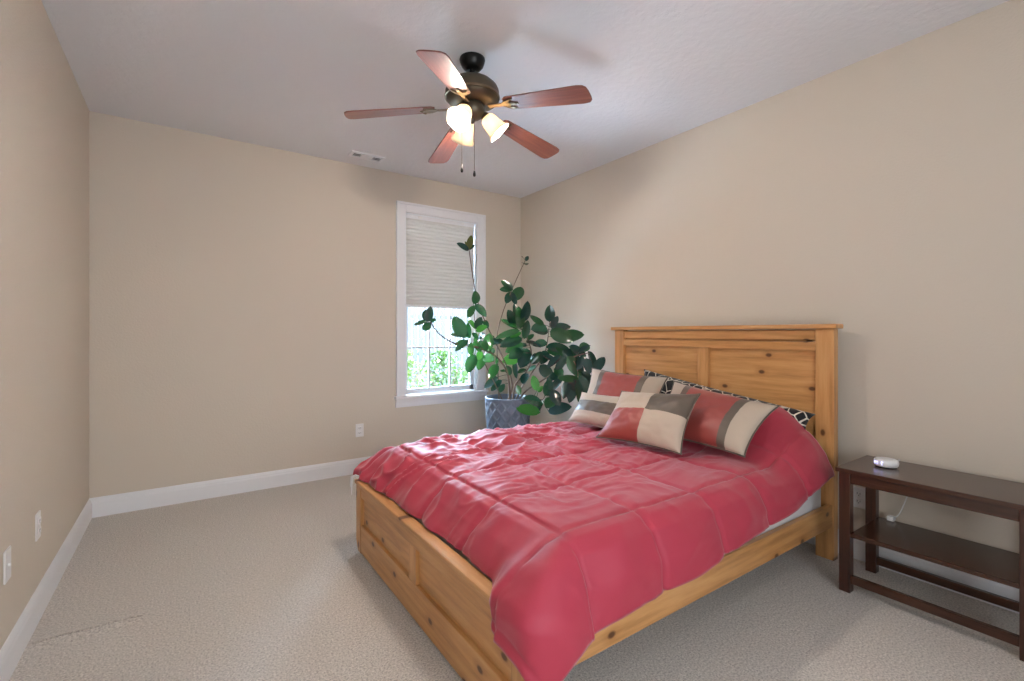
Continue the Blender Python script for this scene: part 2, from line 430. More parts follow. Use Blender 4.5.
def shrub(loc, r, h, n, mat, label, seed):
    rng = random.Random(seed)
    t = thing('garden_shrub', loc, label, 'shrub', 'shrubs outside the window')
    f = MB(); b = f.bm
    for k in range(n):
        a = rng.uniform(0, 2 * PI); zz = rng.random(); rr = r * math.sqrt(rng.random()) * math.sin(PI * (.15 + .8 * zz)) * rng.uniform(.6, 1.1)
        p = Vector(loc) + Vector((rr * math.cos(a), rr * math.sin(a), .12 + h * zz))
        d = Vector((rng.gauss(0, 1), rng.gauss(0, 1), rng.gauss(.3, .7))).normalized(); s = d.cross(Vector((rng.gauss(0, 1), rng.gauss(0, 1), 1))).normalized()
        L = rng.uniform(.06, .12); W = L * .32
        b.faces.new([b.verts.new(q) for q in (p, p + d * L * .45 + s * W, p + d * L, p + d * L * .45 - s * W)])
    f.build('foliage', mat, t)
    s_ = MB()
    for k in range(4):
        a = k * 1.6 + seed; s_.tube([Vector(loc), Vector(loc) + Vector((r * .3 * math.cos(a), r * .3 * math.sin(a), h * .5)), Vector(loc) + Vector((r * .6 * math.cos(a), r * .6 * math.sin(a), h * .9))], [.02, .014, .006], 6)
    s_.build('stem', M['bark'], t)
shrub((2.9, 7.6, -.5), .75, 1.45, 1500, SHM[0], 'tall pale green shrub seen through the left panes of the window', 1)
shrub((4.4, 8.9, -.5), .75, 1.25, 1500, SHM[1], 'round green shrub seen through the middle panes of the window', 2)
shrub((5.7, 9.6, -.5), .7, 1.05, 1300, SHM[0], 'low pale shrub seen through the right panes of the window', 3)
shrub((4.15, 7.3, -.5), .35, .75, 700, SHM[1], 'small low green shrub nearest the window outside', 4)

# ------------------------------------------------------------------ outlets, vent
def plate_thing(name, c, nrm, label, cat, sockets=2, group=None):
    """wall plate centred at c facing nrm"""
    n_ = Vector(nrm); u = n_.cross(UP) * -1
    t = thing(name, c, label, cat, group)
    mt = Matrix((( u.x, 0, n_.x, 0), (u.y, 0, n_.y, 0), (0, 1, 0, 0), (0, 0, 0, 1)))
    p = MB(); p.box(-.036, .036, -.058, .058, 0, .006, .003); p.bm.transform(mt); p.build('cover_plate', M['plastic'], t, local=True)
    for k in range(sockets):
        zc = .021 * (1 if k == 0 else -1)
        s = MB(); s.box(-.017, .017, zc - .014, zc + .014, .006, .009, .004); s.bm.transform(mt); so = s.build('socket', M['plastic'], t, local=True)
        h = MB(); h.box(-.008, -.0055, zc - .003, zc + .007, .0088, .0094).box(.0055, .008, zc - .003, zc + .006, .0088, .0094).box(-.0025, .0025, zc - .010, zc - .006, .0088, .0094)
        h.bm.transform(mt); h.build('slot', M['slot'], so, local=True)
    if sockets == 0:
        s = MB(); s.lathe([(0, .012), (.004, .012), (.006, .010), (.006, .006)], 12); s.bm.transform(mt); s.build('screw', M['plastic'], t, local=True)
    return t
plate_thing('wall_outlet', (1.272, YB - .0005, .378), (0, -1, 0), 'white double outlet on the back wall left of the window sill', 'outlet')
plate_thing('wall_outlet', (XL + .0005, 2.869, .402), (1, 0, 0), 'white double outlet on the left wall nearest the corner', 'outlet')
plate_thing('wall_plate', (XL + .0005, 2.44, .404), (1, 0, 0), 'blank white cable plate on the left wall at the picture edge', 'wall plate', 0)
po = plate_thing('wall_outlet', (XR - .0005, 1.040, .340), (-1, 0, 0), 'white outlet on the right wall behind the dark console table', 'outlet')
v = thing('ceiling_vent', (1.255, 3.965, H), 'white ceiling air register with dark slots near the back wall', 'air vent')
fb = MB()
fb.box(1.115, 1.395, 3.905, 3.925, H - .012, H, .003).box(1.115, 1.395, 4.005, 4.025, H - .012, H, .003).box(1.115, 1.14, 3.925, 4.005, H - .012, H, .002).box(1.37, 1.395, 3.925, 4.005, H - .012, H, .002).box(1.205, 1.305, 3.925, 4.005, H - .010, H, .002)
fb.build('frame', M['trim'], v)
bk = MB(); bk.box(1.14, 1.37, 3.925, 4.005, H - .003, H - .001); bk.build('duct_opening', M['slot'], v)
for k in range(3):
    for xa, xb in ((1.14, 1.205), (1.305, 1.37)):
        s = MB(); y = 3.938 + k * .027
        s.prism([(y, H - .009), (y + .002, H - .009), (y + .007, H - .003), (y + .005, H - .003)], 'x', xa, xb); s.build('louver', M['trim'], v)

# ------------------------------------------------------------------ ceiling fan
FX, FY = 1.285, 2.235
fan = thing('ceiling_fan', (FX, FY, H), 'bronze ceiling fan with five mahogany blades and three lit glass shades', 'ceiling fan')
def L(name, prof, mat, n=40, **kw):
    m = MB(); m.lathe(prof, n); return m.build(name, mat, fan, True, 40, local=True, **kw)
L('canopy', [(0, 0), (.068, 0), (.070, -.008), (.067, -.020), (.060, -.040), (.048, -.054), (.034, -.062), (0, -.062)], M['bronze_dark'])
L('downrod', [(0, -.06), (.016, -.06), (.016, -.085), (.030, -.088), (.032, -.104), (.018, -.112), (.018, -.13), (0, -.13)], M['bronze_dark'], 20)
L('motor_housing', [(0, -.112), (.05, -.112), (.085, -.120), (.115, -.135), (.136, -.155), (.146, -.178), (.146, -.205), (.140, -.212), (.143, -.220), (.132, -.236), (.112, -.246), (.075, -.252), (0, -.252)], M['bronze'])
L('trim_ring', [(.138, -.203), (.149, -.205), (.151, -.211), (.149, -.217), (.138, -.219)], M['brass'])
L('switch_housing', [(0, -.25), (.062, -.25), (.070, -.262), (.068, -.29), (.058, -.312), (.040, -.325), (.018, -.332), (.014, -.345), (.006, -.352), (0, -.352)], M['bronze'])
# blades
bl_m = MB(); b = bl_m.bm
r0, r1 = .205, .675; wi, wo_ = .052, .070
out = []
pts = [(r0, -wi * .72), (r0 + .02, -wi), (lerp(r0, r1, .5), -lerp(wi, wo_, .55)), (r1 - .05, -wo_), (r1 - .018, -wo_ * .93), (r1 - .004, -wo_ * .7), (r1, -wo_ * .35)]
poly = pts + [(x_, -y_) for x_, y_ in reversed(pts)]
bl_m.prism(poly, 'z', -.003, .003, .0012)
iron = MB()
# flared bracket: neck and a scrolled fork under the blade root
iron.prism([(.105, -.014), (.19, -.010), (.215, -.032), (.262, -.044), (.268, -.036), (.235, -.016), (.285, -.006), (.285, .006), (.235, .016), (.268, .036), (.262, .044), (.215, .032), (.19, .010), (.105, .014)], 'z', -.009, -.0035, .001)
for (sx, sy) in ((.255, -.034), (.255, .034), (.272, 0)):
    iron.lathe([(0, -.013), (.004, -.012), (.005, -.009), (0, -.009)], 10, Matrix.Translation((sx, sy, 0)))
droop = math.radians(7.5); pitch = math.radians(-9.5)
bproto = iproto = None
for k in range(5):
    rot = Matrix.Rotation(math.radians(9 + 72 * k), 4, 'Z') @ Matrix.Rotation(droop, 4, 'Y') @ Matrix.Rotation(pitch, 4, 'X')
    mt = Matrix.Translation((0, 0, -.262)) @ rot
    if bproto is None:
        bproto = bl_m.build('blade', M['blade'], fan, local=True); iproto = iron.build('blade_bracket', M['brass'], bproto, local=True); o = bproto
    else:
        o = bproto.copy(); COL.objects.link(o); o.parent = fan
        i_ = iproto.copy(); COL.objects.link(i_); i_.parent = o
    o.matrix_local = mt
# lamps
def lamp_arm(az):
    d = Vector((math.cos(az), math.sin(az), 0))
    a = MB(); a.tube([d * .04 + UP * -.285, d * .062 + UP * -.292, d * .072 + UP * -.300, d * .076 + UP * -.312], [.010, .009, .010, .014], 10)
    ao = a.build('lamp_arm', M['bronze'], fan, True, 50, local=True)
    ax = (d * .95 + UP * -1).normalized()
    q = UP.rotation_difference(-ax).to_matrix().to_4x4()
    mt = Matrix.Translation(d * .064 + UP * -.302) @ q
    h = MB(); h.lathe([(0, .006), (.018, .004), (.026, -.008), (.026, -.022), (0, -.022)], 24, mt); h.build('lamp_holder', M['brass'], ao, True, 40, local=True)
    prof = [(.026, -.014), (.037, -.022), (.045, -.044), (.048, -.072), (.052, -.098), (.060, -.116), (.068, -.126)]
    inner = [(r - .003, z + (.001 if i else 0)) for i, (r, z) in enumerate(prof)][::-1]
    s = MB(); s.lathe(prof + inner, 40, mt, closed=True, flute=lambda k, n, z: .03 * max(0, (-z - .08) / .04) * math.cos(2 * PI * k / n * 6)); s.build('glass_shade', M['shade'], ao, True, local=True)
    bb = MB(); bb.lathe([(0, -.128), (.014, -.125), (.025, -.114), (.029, -.100), (.026, -.084), (.017, -.066), (.013, -.05), (.013, -.022), (0, -.022)], 24, mt); bb.build('light_bulb', M['bulb'], ao, True, local=True)
for az in (212, -26, 82): lamp_arm(math.radians(az))
for (dx, dy, zl) in ((-.045, .035, -.606), (.006, -.012, -.632)):
    c = MB(); c.tube([(dx, dy, -.30), (dx, dy, zl + .02)], .0016, 6)
    for k in range(40): pass
    co = c.build('pull_chain', M['brass'], fan, local=True)
    kb = MB(); kb.lathe([(0, zl + .022), (.004, zl + .020), (.007, zl + .006), (.008, zl - .004), (.005, zl - .012), (0, zl - .013)], 14, Matrix.Translation((dx, dy, 0))); kb.build('chain_knob', M['bronze_dark'], co, True, local=True)

# ------------------------------------------------------------------ bed frame
BF, BH = .805, 2.90          # outer face of the footboard, front face of the headboard
Y0, Y1 = 1.108, 2.70
bed = thing('bed_frame', (1.85, 1.9, 0), 'knotty pine panel bed frame under the red comforter', 'bed frame')
def bp(name, boxes, mat, bev=.004):
    m = MB()
    for b_ in boxes: m.box(*b_, bev)
    return m.build(name, mat, bed)
bp('headboard_cap', [(BH - .022, BH + .075, Y0 - .020, Y1 + .028, 1.268, 1.294)], M['pine_y'], .007)
bp('headboard_post', [(BH, BH + .055, Y0, Y0 + .092, 0, 1.268)], M['pine_z'])
bp('headboard_post', [(BH, BH + .055, Y1 - .092, Y1, 0, 1.268)], M['pine_z'])
hy0, hy1 = Y0 + .092, Y1 - .092
bp('headboard_rail', [(BH + .006, BH + .05, hy0 + .006, hy1 - .006, 1.205, 1.260)], M['pine_y'], .003)
bp('headboard_rail', [(BH + .002, BH + .05, hy0, hy1, 1.146, 1.195)], M['pine_y'], .003)
bp('headboard_rail', [(BH + .002, BH + .05, hy0, hy1, .30, .40)], M['pine_y'], .003)
hm = 1.90
bp('headboard_mullion', [(BH + .002, BH + .05, hm - .040, hm + .042, .40, 1.146)], M['pine_z'], .003)
bp('headboard_panel', [(BH + .026, BH + .046, hy0 - .004, hm - .036, .396, 1.150)], M['pine_y'], .002)
bp('headboard_panel', [(BH + .026, BH + .046, hm + .038, hy1 + .004, .396, 1.150)], M['pine_y'], .002)
bp('headboard_backing', [(BH + .046, BH + .054, hy0, hy1, 1.13, 1.265)], M['pine_y'], .001)
# footboard
fy0, fy1 = Y0 - .023, Y1 + .038
bp('footboard_cap', [(BF - .008, BF + .050, fy0 - .008, fy1 + .008, .380, .402)], M['pine_y'], .006)
fst = .085
for ya, yb, sgn in ((fy0, fy0 + fst, -1), (fy1 - fst, fy1, 1)):
    m = MB()
    if sgn > 0: poly = [(ya, .004), (yb - .035, .004), (yb, .060), (yb, .380), (ya, .380)]
    else: poly = [(ya + .035, .004), (yb, .004), (yb, .380), (ya, .380), (ya, .060)]
    m.prism(poly, 'x', BF, BF + .040, .003); m.build('footboard_stile', M['pine_z'], bed)
bp('footboard_rail', [(BF + .001, BF + .040, fy0 + fst, fy1 - fst, .320, .380)], M['pine_y'], .003)
bp('footboard_rail', [(BF + .001, BF + .040, fy0 + fst, fy1 - fst, .012, .165)], M['pine_y'], .003)
fm_ = 1.925
bp('footboard_mullion', [(BF + .001, BF + .040, fm_ - .040, fm_ + .040, .165, .320)], M['pine_z'], .003)
bp('footboard_panel', [(BF + .018, BF + .034, fy0 + fst - .004, fm_ - .036, .160, .325)], M['pine_y'], .002)
bp('footboard_panel', [(BF + .018, BF + .034, fm_ + .036, fy1 - fst + .004, .160, .325)], M['pine_y'], .002)
bp('side_rail', [(BF + .040, BH, Y0 + .006, Y0 + .034, .185, .305)], M['pine_x'])
bp('side_rail', [(BF + .040, BH, Y1 - .034, Y1 - .006, .185, .305)], M['pine_x'])
for k in range(9): bp('slat', [(1.0 + k * .215, 1.09 + k * .215, Y0 + .034, Y1 - .034, .195, .215)], M['pine_y'], .002)

# ------------------------------------------------------------------ mattress
mt_ = MB(); mt_.box(BF + .115, BH - .012, Y0 + .040, Y1 - .040, .216, .505, .07, 5)
mo = mt_.build('mattress', M['mattress'], None, True, 50); rebase(mo, (1.85, 1.9, .216))
tag(mo, 'white mattress showing below the comforter beside the side rail', 'mattress')

# ------------------------------------------------------------------ comforter
TX0, TX1, TY0, TY1, TZ = 1.05, 2.836, 1.205, 2.70, .575
SEAMX = [1.03, 1.405, 1.78, 2.155, 2.53]
SEAMY = [1.215, 1.59, 1.965, 2.34, 2.715]
def mound(x, y):
    a = sstep(2.36, 2.78, x); c = sstep(1.0, 1.38, y) * (1 - sstep(2.50, 2.74, y))
    return .24 * a * c
def nz(x, y, z, s): return noise.noise(Vector((x * s, y * s, z * s)))
def comforter():
    mb = MB(); b = mb.bm
    du = .0115
    A = .43; Bn = .40; Bf = .20
    na = int((TX1 - TX0 + A) / du); nb = int((TY1 - TY0 + Bn + Bf) / du)
    vs = {}
    for i in range(na + 1):
        a = TX1 - (TX1 - TX0 + A) * i / na                    # cloth coordinate along the bed
        for j in range(nb + 1):
            t = j / nb
            # hem of the near side rises towards the headboard
            bn = interp([.6, 1.05, 1.6, 2.1, 2.5, 2.86], [.345, .345, .31, .265, .235, .205], a) + .004 * math.sin(a * 9)
            # how far the foot edge reaches: tucked inside the footboard, over it at the near corner
            c = lerp(TY0 - bn, TY1 + Bf, t)
            over = 1 - sstep(1.21, 1.36, c)
            amin = TX0 - lerp(.285, A, over)
            ua = a if a >= TX0 else TX0 - (TX0 - a) / A * (TX0 - amin)
            ex = max(0.0, TX0 - ua)
            ey = TY0 - c if c < TY0 else (c - TY1 if c > TY1 else 0.0)
            near = c < TY0
            qx = max(ua, TX0); qy = min(max(c, TY0), TY1)
            d = math.hypot(ex, ey)
            if d > 1e-6:
                nx_, ny_ = -ex / d, (-1 if near else 1) * ey / d
                th_ = math.atan2(ex, ey) / (PI / 2)            # 0 side, 1 foot
                # side profile
                so = interp([0, .05, .11, .2, .33, .6], [0, .044, .090, .130, .152, .162], d)
                sz = interp([0, .05, .11, .2, .33, .6], [0, -.012, -.050, -.132, -.258, -.53], d)
                # foot profile, tucked and over the footboard
                fo = interp([0, .07, .16, .25, .32], [0, .062, .132, .186, .203], d); fz = interp([0, .07, .16, .25, .32], [0, -.018, -.075, -.145, -.185], d)
                oo = interp([0, .1, .2, .29, .34, .6], [0, .09, .185, .268, .288, .290], d); oz = interp([0, .1, .2, .29, .34, .6], [0, -.025, -.072, -.135, -.175, -.43], d)
                fo *= 1 + .15 * sstep(2.3, 2.7, c); fo, fz = lerp(fo, oo, over), lerp(fz, oz, over)
                if not near: over = 0
                w_ = sstep(.0, .75, th_) if near else sstep(0, 1, th_)
                o_ = lerp(so, fo, w_); z_ = lerp(sz, fz, w_)
                x = qx + nx_ * o_; y = qy + ny_ * o_; z = TZ + z_
                if not near and ey > 0:
                    x = qx - interp([0, .07, .16, .25, .32], [0, .066, .145, .212, .236], ex); y = qy + interp([0, .05, .11, .2, .6], [0, .044, .085, .110, .14], ey)
                    z = TZ + min(interp([0, .07, .16, .25, .32], [0, -.018, -.075, -.145, -.185], ex), interp([0, .05, .11, .2, .6], [0, -.012, -.050, -.132, -.53], ey))
                nrm = Vector((nx_ * .8, ny_ * .8, max(.1, 1 - d * 3))).normalized()
            else:
                x, y, z = qx, qy, TZ; nrm = Vector((0, 0, 1))
            z += mound(x, y if y > TY0 else TY0 + (y - TY0) * .3) * (1 if y > TY0 else max(0, 1 - (TY0 - y) * 3.5))
            # quilting: rounded boxes between stitched seams
            sx = min(abs(ua - s_) for s_ in SEAMX + [.655]); sy = min(abs(c - s_) for s_ in SEAMY + [.84])
            s_ = min(sx, sy)
            h = .009 * (1 - math.exp(-(s_ / .09))) - .009 * math.exp(-(s_ / .010) ** 2)
            # folds: gentle over all, sharper at the far left of the bed
            far = sstep(1.55, 2.5, c) * (1 - sstep(1.9, 2.5, ua))
            nn = nz(ua, c, 0, 3.1)
            h += .010 * nz(ua, c, .3, 5.0)
            h += .008 * nz(ua * .8 + nn * .10, c * 1.0, 2.0, 11) * (.4 + far)
            rid = 1 - abs(nz(ua * .7 + nn * .15, c * 1.15 + nn * .2, 5.0, 6.5)); h += .024 * rid ** 5 * (.22 + .95 * far) - .006
            top = sstep(1.25, 1.6, c) * (1 - sstep(2.3, 2.6, ua))
            r2 = 1 - abs(nz(ua * .8 + nn * .2, c * 1.3 + nn * .1, 8.0, 13)); h += .008 * r2 ** 6 * (.15 + .85 * top * sstep(.9, 1.15, ua))
            # puckers running away from the seams
            h += .0022 * nz(ua * .5, c * 3, 3, 9) * math.exp(-(sx / .06)) + .0022 * nz(ua * 3, c * .5, 7, 9) * math.exp(-(sy / .06))
            if near and ex < .02: h += .005 * math.sin(ua * 16.8 + .6) * min(1, ey / .2)
            if near and ex >= .02: h += .012 * math.sin(math.atan2(ex, ey) * 7) * min(1, d / .3)
            if ex > 0 and not near: h += .016 * nz(ua * .6, c, 9, 9) * min(1, ex / .1)
            if near and ex > .05: h *= .55; h += .010 * nz(ua, c, 4, 8) * min(1, d * 4)
            p = Vector((x, y, z)) + nrm * h
            vs[i, j] = b.verts.new(p)
    for i in range(na):
        for j in range(nb):
            b.faces.new((vs[i, j], vs[i, j + 1], vs[i + 1, j + 1], vs[i + 1, j]))
    bmesh.ops.recalc_face_normals(b, faces=b.faces)
    o = mb.build('comforter', M['comforter'], None, True)
    if sum(f.normal.z for f in o.data.polygons) < 0: o.data.flip_normals()
    so = o.modifiers.new('thickness', 'SOLIDIFY'); so.thickness = .012; so.offset = -1
    rebase(o, (1.85, 1.9, TZ)); return o
com = tag(comforter(), 'raspberry red quilted comforter spread over the pine bed', 'comforter')
tie = MB()
for k, (dy, dz) in enumerate(((.02, -.085), (.05, -.060), (.0, -.10))):
    p = Vector((.825, 2.735, .416)); q = Vector((.792, 2.765 + dy * .5, .408)); r = q + Vector((-.004, .006 * (k - 1), dz))
    tie.tube([p, (p + q) / 2 + UP * .008, q, (q + r) / 2, r], [.004, .004, .004, .003, .002], 6)
to = tie.build('corner_tie', M['mattress'], com); to['label'] = 'white cloth ties'

# ------------------------------------------------------------------ pillows and cushions
def pillow(name, bl, br, tr, tl, thick, slots, matfn, label, cat, group=None, pipe=None, nu=36, nv=28, seed=0, ear=.06):
    """stuffed cushion between four corners; matfn(u, v) gives the slot of a patch"""
    bl, br, tr, tl = map(Vector, (bl, br, tr, tl))
    cen = (bl + br + tr + tl) / 4
    base = Vector((cen.x, cen.y, min(bl.z, br.z)))
    t = thing(name, base, label, cat, group)
    N = ((br - bl).cross(tl - bl)).normalized()
    if N.x > 0: N = -N                                             # front faces the foot of the bed
    mb = MB(); b = mb.bm
    def edge_in(u, v):  # sides bow inwards, corners stay as points
        return ear * (4 * u * (1 - u)) ** .8, ear * (4 * v * (1 - v)) ** .8
    def P(u, v, s):
        iu, iv = edge_in(u, v)
        uu = lerp(iv * .8, 1 - iv * .8, u); vv = lerp(iu * .8, 1 - iu * .8, v)
        p = lerp(lerp(bl, br, uu), lerp(tl, tr, uu), vv)
        f = (max(0, 1 - abs(2 * u - 1) ** 2.6) * max(0, 1 - abs(2 * v - 1) ** 2.6)) ** .55
        wr = .010 * noise.noise(Vector((u * 4 + seed, v * 4, s))) + .006 * noise.noise(Vector((u * 11, v * 11 + seed, s * 2)))
        return p + N * s * (thick * .5 * f + wr * f)
    F = {}; K = {}
    for i in range(nu + 1):
        for j in range(nv + 1):
            u, v = i / nu, j / nv
            F[i, j] = b.verts.new(P(u, v, 1))
            K[i, j] = F[i, j] if i in (0, nu) or j in (0, nv) else b.verts.new(P(u, v, -1))
    for i in range(nu):
        for j in range(nv):
            um, vm = (i + .5) / nu, (j + .5) / nv
            f = b.faces.new((F[i, j], F[i + 1, j], F[i + 1, j + 1], F[i, j + 1])); f.material_index = matfn(um, vm)
            g = b.faces.new((K[i, j], K[i, j + 1], K[i + 1, j + 1], K[i + 1, j])); g.material_index = matfn(um, vm)
    bmesh.ops.recalc_face_normals(b, faces=b.faces)
    mb.build('cushion_cover', slots, t, True)
    if pipe:
        pm = MB(); loop = [P(i / nu, 0, 1) for i in range(nu)] + [P(1, j / nv, 1) for j in range(nv)] + [P(1 - i / nu, 1, 1) for i in range(nu)] + [P(0, 1 - j / nv, 1) for j in range(nv + 1)]
        pm.tube(loop, .0045, 6); pm.build('piping', M[pipe], t, True)
    return t
pillow('body_pillow', (2.80, 2.42, .70), (2.80, 1.19, .64), (2.862, 1.18, .795), (2.862, 2.37, .97), .13, [M['lattice']], lambda u, v: 0, 'long black pillow with white lattice pattern against the headboard', 'pillow', ear=.035)
def sham_slot(u, v): return 0 if u < .17 or u > .83 else (1 if u < .25 or u > .75 else 2)
tri = [M['beige'], M['taupe'], M['brick']]
pillow('sham_pillow', (2.46, 2.66, .625), (2.50, 1.98, .64), (2.69, 2.02, .945), (2.66, 2.72, .965), .15, tri, sham_slot, 'red sham with taupe and beige end bands at the plant side', 'pillow', 'banded shams', 'taupe', 40, 28, 1)
pillow('sham_pillow', (2.34, 1.92, .625), (2.33, 1.29, .615), (2.60, 1.25, .855), (2.67, 1.96, .925), .15, tri, sham_slot, 'red sham with taupe and beige end bands at the table side', 'pillow', 'banded shams', 'taupe', 40, 28, 4)
pillow('lumbar_cushion', (2.30, 2.60, .60), (2.30, 2.10, .60), (2.45, 2.12, .815), (2.44, 2.60, .80), .12, [M['beige'], M['taupe']], lambda u, v: 1 if .33 < v < .70 else 0, 'beige oblong cushion with one wide taupe stripe behind the checkered one', 'pillow', None, 'beige', 30, 30, 7)
pillow('checkered_cushion', (2.08, 2.09, .60), (2.16, 1.54, .60), (2.39, 1.58, .90), (2.34, 2.12, .865), .15, tri, lambda u, v: (2 if u < .52 else 0) if v < .54 else (0 if u < .52 else 1), 'square four patch cushion of red, beige and taupe in front', 'pillow', None, 'taupe', 50, 50, 2)

# ------------------------------------------------------------------ console table
ta = thing('console_table', (2.787, .64, 0), 'low dark brown wooden console table with one shelf by the right wall', 'table')
tx0, tx1, ty0, ty1 = 2.590, 2.985, .314, .985
def tp(name, bx, mat, bev=.003):
    m = MB(); m.box(*bx, bev); return m.build(name, mat, ta)
tp('tabletop', (tx0, tx1, ty0, ty1, .574, .594), M['dark_y'], .005)
lg = .046
for xa in (tx0 + .012, tx1 - .012 - lg):
    for ya in (ty0 + .012, ty1 - .012 - lg): tp('leg', (xa, xa + lg, ya, ya + lg, 0, .574), M['dark_z'])
ax0, ax1 = tx0 + .012, tx1 - .012; ay0, ay1 = ty0 + .012 + lg, ty1 - .012 - lg
tp('apron', (ax0 + .010, ax0 + .030, ay0, ay1, .522, .574), M['dark_y'])
tp('apron', (ax1 - .030, ax1 - .010, ay0, ay1, .522, .574), M['dark_y'])
tp('apron', (ax0 + lg, ax1 - lg, ty1 - .050, ty1 - .030, .522, .574), M['dark_x'])
tp('apron', (ax0 + lg, ax1 - lg, ty0 + .030, ty0 + .050, .522, .574), M['dark_x'])
tp('shelf', (ax0 + .004, ax1 - .004, ay0 - .0, ay1 + .0, .268, .288), M['dark_y'])
tp('stretcher', (ax0 + .010, ax0 + .034, ay0, ay1, .044, .082), M['dark_y'])
tp('stretcher', (ax1 - .034, ax1 - .010, ay0, ay1, .044, .082), M['dark_y'])

# ---- white speaker clock
pk = Vector((2.800, .845, .594))
sp = thing('smart_speaker', pk, 'small round white speaker with lit digits on the console table', 'speaker')
m = MB(); m.lathe([(0, .004), (.043, .004), (.048, .010), (.050, .021), (.048, .032), (.040, .038), (.026, .040), (0, .0405)], 40); m.build('body', M['plastic'], sp, True, local=True)
m = MB(); m.lathe([(0, 0), (.040, 0), (.040, .005), (0, .005)], 32); m.build('base_pad', M['slot'], sp, True, 40, local=True)
def seg(segs):
    m = MB(); dirv = Vector((-.93, .37, 0)).normalized(); sv = Vector((-dirv.y, dirv.x, 0))
    for (a0, z0, a1, z1) in segs:
        for k in range(2):
            pass
        p = []
        for (aa, zz) in ((a0, z0), (a1, z1)):
            ang = math.atan2(dirv.y, dirv.x) - aa / .050
            p.append(Vector((.0500 * math.cos(ang), .0500 * math.sin(ang), zz)))
        m.tube(p, .0011, 6)
    return m
m = seg([(-.022, .029, -.014, .029), (-.014, .029, -.018, .014), (-.006, .024, -.006, .0235), (-.006, .017, -.006, .0165), (.004, .029, .004, .014), (.012, .029, .012, .0215), (.012, .0215, .020, .0215), (.020, .029, .020, .014)])
m.build('digit_display', M['digits'], sp, local=True)

# ---- cord of the speaker
cd = MB()
c0 = pk + Vector((.048, 0, .012)); zt_ = .600
path = [pk + Vector((.048, .0, .012)), Vector((2.90, .846, .5975)), Vector((2.975, .846, .5975)), Vector((3.002, .848, .585)), Vector((3.008, .835, .50)), Vector((3.010, .82, .42)), Vector((3.004, .812, .45)), Vector((2.995, .822, .40)), Vector((2.985, .845, .325)), Vector((2.965, .862, .300))]
fine = []
for i in range(len(path) - 1):
    p0, p1, p2, p3 = path[max(i - 1, 0)], path[i], path[i + 1], path[min(i + 2, len(path) - 1)]
    for k in range(6):
        t = k / 6
        fine.append(.5 * ((2 * p1) + (p2 - p0) * t + (2 * p0 - 5 * p1 + 4 * p2 - p3) * t * t + (3 * p1 - p0 - 3 * p2 + p3) * t ** 3))
fine.append(path[-1])
cd.tube(fine, .0025, 8)
cord = thing('power_cord', (2.965, .862, .288), 'thin white cord hanging behind the dark table onto its shelf', 'cord')
cd.build('cable', M['plastic'], cord, True)
pl_ = MB(); pl_.box(2.935, 2.97, .855, .885, .2885, .312, .006); pl_.build('plug', M['plastic'], cord, True, 40)

# ------------------------------------------------------------------ rubber plant
PD = 4.33
pc = at(508, 396, PD)
POTX, POTY, POTH = pc.x, pc.y, .66
plant = thing('rubber_plant', (POTX, POTY, 0), 'tall rubber plant with dark glossy leaves in a quilted grey pot', 'potted plant')
pot = MB(); b = pot.bm
nseg, nrow = 252, 110
R0, R1 = .155, .205
rings = []
for j in range(nrow + 1):
    z = POTH * j / nrow; t = j / nrow
    r = lerp(R0, R1, t ** .8)
    ring = []
    for k in range(nseg):
        th = 2 * PI * k / nseg
        # raised diamond quilting
        a = (th / (2 * PI) * 14 + z / .115) % 1; c = (th / (2 * PI) * 14 - z / .115) % 1
        e = min(min(a, 1 - a), min(c, 1 - c))
        q = .011 * max(0, 1 - e / .17) ** .7 if .03 < t < .955 else .007
        rr = r + q
        ring.append(b.verts.new((rr * math.cos(th), rr * math.sin(th), z)))
    rings.append(ring)
for r, z in ((R1 - .010, POTH + .001), (R1 - .016, POTH - .02), (R1 - .02, POTH - .07)):
    rings.append([b.verts.new((r * math.cos(2 * PI * k / nseg), r * math.sin(2 * PI * k / nseg), z)) for k in range(nseg)])
for A_, B_ in zip(rings, rings[1:]):
    for k in range(nseg): b.faces.new((A_[k], A_[(k + 1) % nseg], B_[(k + 1) % nseg], B_[k]))
b.faces.new(rings[0][::-1])
pot.build('pot', M['pot'], plant, True, local=True)
so_ = MB(); so_.lathe([(0, POTH - .05), (.10, POTH - .052), (R1 - .018, POTH - .06), (R1 - .018, POTH - .08), (0, POTH - .08)], 32); so_.build('soil', M['soil'], plant, True, local=True)

